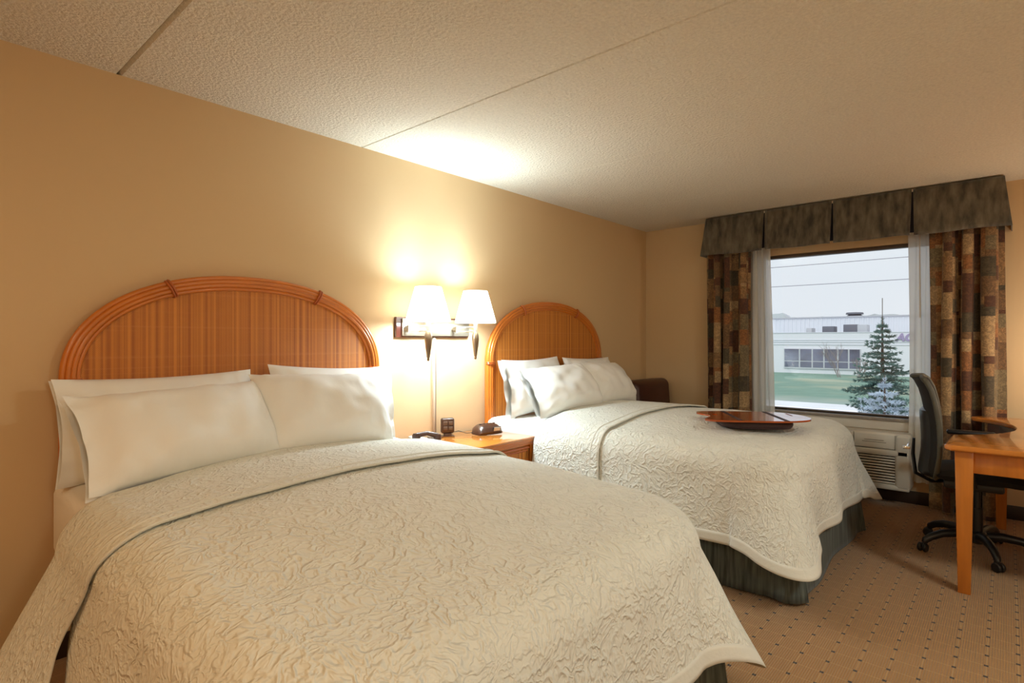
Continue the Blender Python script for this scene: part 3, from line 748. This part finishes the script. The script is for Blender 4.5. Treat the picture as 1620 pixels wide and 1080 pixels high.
def tray_outline():
    top = [(-.29, .165), (-.255, .195), (-.20, .205), (-.10, .215), (.10, .215), (.20, .195), (.26, .135), (.30, .05), (.31, -.04)]
    bot = [(.285, -.12), (.22, -.175), (.10, -.212), (-.10, -.215), (-.20, -.212), (-.27, -.20), (-.305, -.165), (-.285, -.11), (-.255, -.06), (-.245, 0), (-.262, .06), (-.292, .115)]
    pts = top+bot; out = []
    n = len(pts)
    for i in range(n):
        p0, p1, p2, p3 = [Vector(pts[(i+k-1) % n]) for k in range(4)]
        for j in range(4):
            s_ = j/4; q = .5*((2*p1)+(-p0+p2)*s_+(2*p0-5*p1+4*p2-p3)*s_*s_+(-p0+3*p1-3*p2+p3)*s_**3); out.append((q.x, q.y))
    return out
hole = [(-.205+.014*math.cos(2*PI*i/20), .04+.034*math.sin(2*PI*i/20)) for i in range(20)]
slot = [(.235+.007*math.cos(2*PI*i/20), (.13 if math.sin(2*PI*i/20) > 0 else .03)+.007*math.sin(2*PI*i/20)) for i in range(20)]
holed_plate(G(xf), tray_outline(), [hole, slot], .040, .050).build('board', M['tray'], t)
for x in (-.12, .13): G(xf).box((x, 0, .0506), (.024, .422, .0016)).build('stripe', M['cushion'], t)
cu = G(xf)
def cush(u, v): 
    a = 2*PI*u; e = 2/3.5; ca, sa = math.cos(a), math.sin(a); k = .97+.05*math.sin(PI*v)
    return Vector((.20*k*math.copysign(abs(ca)**e, ca), .185*k*math.copysign(abs(sa)**e, sa), lerp(-.002, .041, v)))
cu.grid(cush, 64, 8); cu.prism([tuple(cush(i/64, 0).xy) for i in range(64)], -.003, .0); cu.build('cushion', M['cushion'], t)

# ------------------------------------------------------------------ desk
t = thing('desk', (4.4, -3.2, 0), 'glossy cherry-wood desk with concave front, one squared end beside the carpet', 'desk')
def arc(p, q, r, m=24):   # concave arc from p to q curving towards -y
    p, q = Vector(p), Vector(q); mid = (p+q)/2; d = (q-p).length/2; nrm = Vector(((q-p).y, -(q-p).x)).normalized()
    h = math.sqrt(max(0, r*r-d*d)); c_ = mid-nrm*h
    a0 = math.atan2((p-c_).y, (p-c_).x); a1 = math.atan2((q-c_).y, (q-c_).x)
    while a1 < a0: a1 += 2*PI
    return [(c_.x+r*math.cos(a0+(a1-a0)*i/m), c_.y+r*math.sin(a0+(a1-a0)*i/m)) for i in range(m+1)]
curve = arc((4.03, -2.63), (5.00, -2.715), .64)
def rnd(cxy, r, a0, a1, n=6): return [(cxy[0]+r*math.cos(lerp(a0, a1, i/n)), cxy[1]+r*math.sin(lerp(a0, a1, i/n))) for i in range(n+1)]
out = [(3.605, -4.0), (3.605, -2.65)] + rnd((3.635, -2.65), .03, PI, PI/2) + curve + rnd((5.065, -2.735), .065, PI*.85, PI*.1) + [(5.14, -2.86), (5.14, -3.1), (5.14, -4.0)]
G().prism(out, .722, .75, bev=.010).build('desk_top', M['cherry_top'], t, ang=50)
ap = [(x, y-.045) for x, y in curve][1:]
g = G(); n = len(ap)
V = []; F = []
for x, y in ap: V += [(x, y, .63), (x, y, .722), (x, y-.022, .722), (x, y-.022, .63)]
for i in range(n-1):
    for k in range(4): F.append((i*4+k, i*4+(k+1) % 4, i*4+4+(k+1) % 4, i*4+4+k))
F += [(0, 1, 2, 3), ((n-1)*4, (n-1)*4+1, (n-1)*4+2, (n-1)*4+3)]
g.add(V, F).build('curved_apron', M['dark_wood'], t)
def leg(x, y): 
    return G().box((x, y, .361), (.076, .076, .722), .004, taper=.68).build('leg', M['cherry'], t)
leg(3.668, -2.70); leg(3.668, -3.93); leg(5.08, -3.93); leg(5.075, -2.83)
G().box((3.66, -3.315, .667), (.022, 1.16, .108), .003).build('apron', M['cherry'], t)
G().box((3.85, -2.70, .667), (.30, .022, .108), .003).build('apron', M['cherry'], t)
G().box((5.08, -3.36, .667), (.022, 1.08, .108), .003).build('apron', M['cherry'], t)
G().box((4.38, -3.95, .42), (1.4, .022, .50), .003).build('back_panel', M['cherry'], t)

# ------------------------------------------------------------------ task chair
base = Vector((4.40, -2.725, 0)); t = thing('office_chair', base, 'black swivel office chair with tall curved back, tucked in at the desk', 'office chair')
xf = Matrix.Translation(base) @ Matrix.Rotation(D(4), 4, 'Z')       # local -y is the front
g = G(xf).lathe([(.03, .06), (.055, .075), (.055, .125), (.04, .135)], (0, 0, 0), 24).build('hub', M['black_plastic'], t)
for k in range(5):
    a = D(55+72*k-4); c_, s_ = math.cos(a), math.sin(a)
    pts = [(c_*q, s_*q, z) for q, z in ((.04, .105), (.12, .118), (.20, .112), (.26, .092), (.295, .07), (.30, .055))]
    G(xf).tube(pts, [.030, .027, .024, .022, .020, .016], 10, up=(0, 0, 1), flat=.9).build('base_arm', M['black_plastic'], t)
    ct = G(xf); R_ = Matrix.Rotation(a+.6, 3, 'Z')
    for o_ in (-.014, .014): ct.lathe([(.004, -.009), (.022, -.009), (.027, -.004), (.027, .004), (.022, .009), (.004, .009)], Vector((c_*.31, s_*.31, .027)) + R_ @ Vector((0, o_, 0)), 18, R_ @ Matrix.Rotation(PI/2, 3, 'X'))
    ct.box((c_*.305, s_*.305, .042), (.036, .02, .03), .006, R_); ct.build('caster', M['black_plastic'], t)
G(xf).lathe([(.028, .12), (.028, .27), (.018, .27), (.018, .40)], (0, 0, 0), 20).build('gas_lift', M['black_plastic'], t)
G(xf).box((0, .02, .415), (.22, .28, .05), .012).build('seat_mechanism', M['black_plastic'], t)
def seatf(side):
    def f(u, v):
        a, b = 2*u-1, 2*v-1; e = .06
        x = .245*a*math.sqrt(1-b*b*.18); y = .24*b*math.sqrt(1-a*a*.18)
        p = (max(0, 1-a**6)*max(0, 1-b**6))**.5
        z = .475 + (side*.038*p) - (.03*max(0, -b-.5)) + .01*a*a
        return Vector((x, y-.02, z))
    return f
g = G(xf); g.grid(seatf(1), 20, 20); g.grid(seatf(-1), 20, 20, flip=True); g.build('seat', M['black_mesh'], t)
# back: side profile from seat up, leaning backwards (+y) then curling at the top
bp_ = [(.25, .44), (.238, .52), (.228, .60), (.226, .68), (.230, .77), (.240, .85), (.252, .92), (.268, .98), (.292, 1.03), (.318, 1.055)]
def interp(P, s_):
    i = min(int(s_*(len(P)-1)), len(P)-2); q = s_*(len(P)-1)-i; return (lerp(P[i][0], P[i+1][0], q), lerp(P[i][1], P[i+1][1], q))
def backf(side, th, wk=1.0, s0=0, s1=1, cup=.05, oy=0):
    def f(u, v):
        a = 2*u-1; s_ = lerp(s0, s1, v); y, z = interp(bp_, s_)
        b = 2*v-1; wd = .22*wk*(1-.18*max(0, s_-.6)/.4-.10*max(0, .3-s_)/.3)*math.sqrt(max(0.02, 1-max(0, abs(b)-.8)**2*18))
        p = (max(0, 1-a**6)*max(0, 1-b**8))**.5
        return Vector((a*wd, y+oy-cup*a*a - side*th*(.15+.85*p), z))
    return f
g = G(xf); g.grid(backf(1, .022), 22, 40); g.grid(backf(-1, .020), 22, 40, flip=True); g.build('backrest', M['black_mesh'], t)
g = G(xf); pts = []
for i in range(41): 
    q = backf(0, 0, 1.03)(0, i/40); pts.append(q)
for i in range(1, 20): pts.append(backf(0, 0, 1.03)(i/20, 1))
for i in range(40, -1, -1): pts.append(backf(0, 0, 1.03)(1, i/40))
g.tube(pts, .014, 10, up=(0, 1, 0)); g.build('back_rim', M['grey_edge'], t)
g = G(xf); g.grid(backf(-1, .030, .72, .0, .58, .04, .018), 16, 20); g.grid(backf(1, .0, .72, .0, .58, .04, .018), 16, 20, flip=True); g.build('back_shell', M['black_plastic'], t)
G(xf).tube([(0, .10, .42), (0, .22, .40), (0, .30, .44), (0, .315, .56), (0, .31, .66)], [.02, .022, .022, .02, .016], 10, up=(1, 0, 0), flat=.5).build('back_support', M['black_plastic'], t)
G(xf).box((-.10, .345, .61), (.02, .04, .018), .003).box((0, .34, .61), (.2, .012, .012), .003).build('adjustment_lever', M['chrome'], t)
for sx in (-1, 1):
    g = G(xf); g.tube([(sx*.12, .02, .43), (sx*.25, .02, .44), (sx*.285, .03, .50), (sx*.285, .03, .675)], .014, 10).box((sx*.285, .02, .682), (.07, .25, .028), .013, seg=4)
    g.build('armrest', M['black_plastic'], t)

# ------------------------------------------------------------------ outside, one storey down
GZ = -3.0
def m_ground():
    m = mat('winter_lawn', (.1, .2, .15), .95); N, L = nodes(m); b = N['Principled BSDF']
    g_ = N.new('ShaderNodeNewGeometry'); n = N.new('ShaderNodeTexNoise'); n.inputs['Scale'].default_value = .8; n.inputs['Detail'].default_value = 6
    L.new(g_.outputs['Position'], n.inputs[0])
    n2 = N.new('ShaderNodeTexNoise'); n2.inputs['Scale'].default_value = .09; n2.inputs['Detail'].default_value = 2; L.new(g_.outputs['Position'], n2.inputs[0])
    sp = N.new('ShaderNodeSeparateXYZ'); L.new(g_.outputs['Position'], sp.inputs[0])
    c = mixc(N, L, n.outputs[0], (.13, .25, .19), (.25, .38, .30))
    r = N.new('ShaderNodeValToRGB'); r.color_ramp.elements[0].position = .56; r.color_ramp.elements[1].position = .66; L.new(n2.outputs[0], r.inputs[0])
    c = mixc(N, L, mth(N, L, 'MULTIPLY', r.outputs[0], .6), c, (.48, .46, .32))
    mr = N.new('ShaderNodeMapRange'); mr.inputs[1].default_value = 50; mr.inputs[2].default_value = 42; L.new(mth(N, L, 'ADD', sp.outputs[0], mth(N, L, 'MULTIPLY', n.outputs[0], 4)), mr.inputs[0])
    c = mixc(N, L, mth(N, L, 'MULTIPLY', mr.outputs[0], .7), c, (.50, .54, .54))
    L.new(c, b.inputs['Base Color']); return m
M['lawn'] = m_ground()
M['snow'] = mat('thin_snow', (.82, .84, .88), .9, var=.06, vscale=.6)
M['facade'] = mat('white_corrugated_facade', (.80, .81, .86), .7)
M['facade2'] = mat('grey_white_upper_facade', (.66, .69, .74), .7)
M['pane_dark'] = mat('dark_window_pane', (.16, .17, .24), .15, var=.5, vscale=.35)
M['mullion'] = mat('pale_mullion', (.6, .62, .66), .6)
M['roof_metal'] = mat('roof_unit_metal', (.45, .47, .5), .6)
M['roof_dark'] = mat('roof_unit_dark', (.12, .13, .16), .6)
M['sign'] = mat('lavender_sign_letters', (.36, .30, .50), .6)
M['needles'] = mat('spruce_needles', (.10, .19, .17), .9, var=.5, vscale=3)
M['needles_blue'] = mat('pale_blue_spruce_needles', (.46, .54, .62), .9, var=.45, vscale=2.5)  # paler, bluer needles for the second spruce
M['bark'] = mat('bark', (.10, .075, .06), .9)
M['twig'] = mat('bare_twig', (.30, .26, .25), .9)
M['hills'] = mat('hazed_bare_tree_line', (.58, .60, .64), .95, var=.2, vscale=.3)  # distance haze is put into this pale colour
M['wire'] = mat('cable', (.25, .25, .28), .6)
struct(G().box((120, 20, GZ-.25), (160, 240, .5)).build('lawn_ground', M['lawn']))
struct(G().box((24.8, 5, GZ-.245), (35.6, 160, .5)).build('snowy_ground', M['snow']))
t = thing('office_building', (90, 15, GZ), 'long low white building with a band of dark windows beyond the lawn', 'building')
g = G(); g.box((88, 18, -.35), (16, 80, 5.3)); g.build('front_wall', M['facade'], t)
g = G()
for z in (1.05, 1.3, .72, 2.25): g.box((79.97, 18, z), (.1, 80, .07))
g.build('wall_band', M['facade2'], t)
g = G(); g.box((104, 18, 1), (18, 80, 7.4))
for k in range(130): g.box((94.95, -20+.6*k, 3.3), (.1, .16, 2.6))
g.build('upper_wall', M['facade2'], t)
G().box((95, 18, 4.75), (.5, 80, .16)).build('parapet', M['roof_metal'], t)
y0_, y1_ = 10.73, 19.5
wf = G().box((79.93, (y0_+y1_)/2, -1.1), (.2, y1_-y0_, 2.6)).build('window_band', M['mullion'], t)
ys = [19.5, 17.6, 16.1, 14.75, 13.2, 12.0, 10.73]
for i in range(6):
    a, b = ys[i]-.09, ys[i+1]+.09
    G().box((79.85, (a+b)/2, -.62), (.12, a-b, 1.5)).build('pane', M['pane_dark'], wf)
    G().box((79.85, (a+b)/2, -1.85), (.12, a-b, .72)).build('pane', M['pane_dark'], wf)
for (ya, yb, za, zb_, mm) in ((17.6, 16.9, 2.3, 2.95, 'roof_metal'), (15.6, 14.2, 2.3, 3.15, 'roof_dark'), (13.1, 11.5, 2.3, 3.35, 'roof_dark'), (11.5, 10.4, 2.3, 3.3, 'roof_metal')):
    G().box((86, (ya+yb)/2*1.0+.5, (za+zb_)/2), (2, (ya-yb), zb_-za), .05).build('rooftop_unit', M[mm], t)
G().lathe([(1.1, 0), (1.2, .3), (.8, .5), (1.2, .6), (1.1, .85), (.3, .9)], (98, 14.6, 4.6), 20).build('roof_ventilator', M['roof_dark'], t)
cu_ = bpy.data.curves.new('sign_text', 'FONT'); cu_.body = 'AC'; cu_.size = 1.2; cu_.extrude = .08; cu_.shear = .25; cu_.offset = .05
tmp = bpy.data.objects.new('tmp', cu_); C.objects.link(tmp); bpy.context.view_layer.update()
me = bpy.data.meshes.new_from_object(tmp.evaluated_get(bpy.context.evaluated_depsgraph_get())); bpy.data.objects.remove(tmp)
me.materials.clear(); me.materials.append(M['sign'])
R_ = Matrix(((0, 0, -1), (-1, 0, 0), (0, 1, 0)))
so = bpy.data.objects.new('sign_letters', me); C.objects.link(so)
me.transform(Matrix.Translation(Vector((79.9, 7.15, 1.22))-Vector(t.location)) @ R_.to_4x4()); so.parent = t

def spruce(x, y, zb_, h, rad, material, label, seed, levels, name='spruce_tree', spike=.35):
    rng = random.Random(seed); t = thing(name, (x, y, zb_), label, 'tree')
    G().tube([(x, y, zb_), (x, y, zb_+h*.6), (x, y, zb_+h)], [.09, .05, .008], 8).build('trunk', M['bark'], t)
    g = G(); V, F = [], []
    def needle(p, d, w_, l):
        s_ = d.cross(Vector((0, 0, 1))); s_ = s_.normalized() if s_.length > 1e-4 else Vector((1, 0, 0)); u = d.cross(s_)
        o = len(V); a = s_*w_; b = u*w_
        V.extend([p+a, p-a*.5+b*.86, p-a*.5-b*.86, p+d*l]); F.extend([(o, o+1, o+3), (o+1, o+2, o+3), (o+2, o, o+3)])
    for k in range(levels):
        f_ = k/(levels-1); z = zb_+h*(.06+.90*f_**.95); R_b = rad*(1-f_)**.85*(.85+.3*rng.random())+.05
        nb = int(7+6*(1-f_))
        for j in range(nb):
            a = 2*PI*(j+rng.random()*.8)/nb; L_ = R_b*(.7+.45*rng.random()); d = Vector((math.cos(a), math.sin(a), 0)); nseg = max(3, int(L_/.07)); tilt = rng.uniform(-.55, -.10)
            pp = Vector((x, y, z))
            for i in range(nseg):
                q = (i+1)/nseg; pt = Vector((x, y, z)) + d*L_*q + Vector((0, 0, tilt*L_*q+.22*L_*q*q))
                side = d.cross(Vector((0, 0, 1)))
                tl = (.06+.30*L_*(1-q)*.75)*(.7+.6*rng.random())
                for s_ in (-1, 1):
                    dd = (d*.75+side*s_*(.7+.4*rng.random())+Vector((0, 0, -.45+.6*rng.random()))).normalized()
                    # twig: string of needle tufts
                    nt_ = max(1, int(tl/.045))
                    for m_ in range(nt_):
                        pq = pt+dd*tl*(m_/nt_); 
                        for e in range(4):
                            dn = (dd*1.2+Vector((rng.uniform(-1, 1), rng.uniform(-1, 1), rng.uniform(-.7, 1)))*.75).normalized(); needle(pq, dn, .010, .075)
                for e in range(4):
                    dn = (d+Vector((rng.uniform(-1, 1), rng.uniform(-1, 1), rng.uniform(-.5, 1)))*.8).normalized(); needle(pt, dn, .010, .08)
    for k in range(60):
        z = zb_+h*(.93+.07*k/60*.9); a = rng.random()*6.28; needle(Vector((x, y, z)), Vector((math.cos(a), math.sin(a), .9)).normalized(), .007, .06)
    g.add(V, F); g.build('foliage', material, t, recalc=False)
    G().tube([(x, y, zb_+h*.97), (x, y, zb_+h+spike)], .007, 6).build('leader', M['bark'], t)
    return t
spruce(13, -1.02, GZ, 4.75, 1.45, M['needles'], 'tall dark green spruce with a thin leader outside the window', 5, 42)
spruce(11.4, -1.28, GZ, 3.66, 2.1, M['needles_blue'], 'pale blue spruce in front of the taller dark one outside', 9, 26, spike=.02)
def shrub(x, y, h, label, seed, n=14, th=.035):
    rng = random.Random(seed); g = G()
    def br(p, d, l, r, dep):
        q = p+d*l; g.tube([p, (p+q)/2+Vector((rng.uniform(-.05, .05), rng.uniform(-.05, .05), 0))*l, q], [r, r*.8, r*.5], 5)
        if dep: 
            for _ in range(3):
                nd = (d+Vector((rng.uniform(-.6, .6), rng.uniform(-.6, .6), rng.uniform(-.1, .4)))).normalized(); br(p+d*l*rng.uniform(.5, 1), nd, l*.62, r*.55, dep-1)
    for i in range(n):
        d = Vector((rng.uniform(-.5, .5), rng.uniform(-.5, .5), 1)).normalized(); br(Vector((x+rng.uniform(-.2, .2), y+rng.uniform(-.2, .2), GZ)), d, h*.42, th, 3)
    return tag(g.build('bare_shrub', M['twig']), label, 'shrub', 'leafless shrubs')
shrub(74, 11.9, 5.2, 'taller leafless shrub in front of the dark window band of the white building', 1, 6)
shrub(74, 9.9, 2.9, 'lower leafless shrub right of the taller one, by the building', 2, 9)
shrub(27, 3.0, .75, 'tiny dry plant in the snow, nearer the left sheer curtain', 3, 5, .012)
shrub(27.5, 1.9, .65, 'tiny dry plant in the snow, to the right of the other tiny one', 4, 5, .012)
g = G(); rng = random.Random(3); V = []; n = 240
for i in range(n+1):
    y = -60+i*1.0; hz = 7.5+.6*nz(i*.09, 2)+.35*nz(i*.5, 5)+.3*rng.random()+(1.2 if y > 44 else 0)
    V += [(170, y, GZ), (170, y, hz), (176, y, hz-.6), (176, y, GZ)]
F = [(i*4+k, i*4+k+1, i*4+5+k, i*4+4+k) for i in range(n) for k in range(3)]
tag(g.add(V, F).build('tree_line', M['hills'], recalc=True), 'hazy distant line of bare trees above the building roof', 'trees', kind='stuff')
for z, lab in ((4.32, 'upper of two thin cables crossing the sky outside'), (3.51, 'lower of two thin cables crossing the sky outside')):
    pts = [(25, -20+2*i, z+.0006*((-20+2*i)-2)**2+.012*((-20+2*i)-2)*0) for i in range(26)]
    tag(G().tube(pts, .013, 6).build('power_line', M['wire']), lab, 'cable', 'overhead cables')
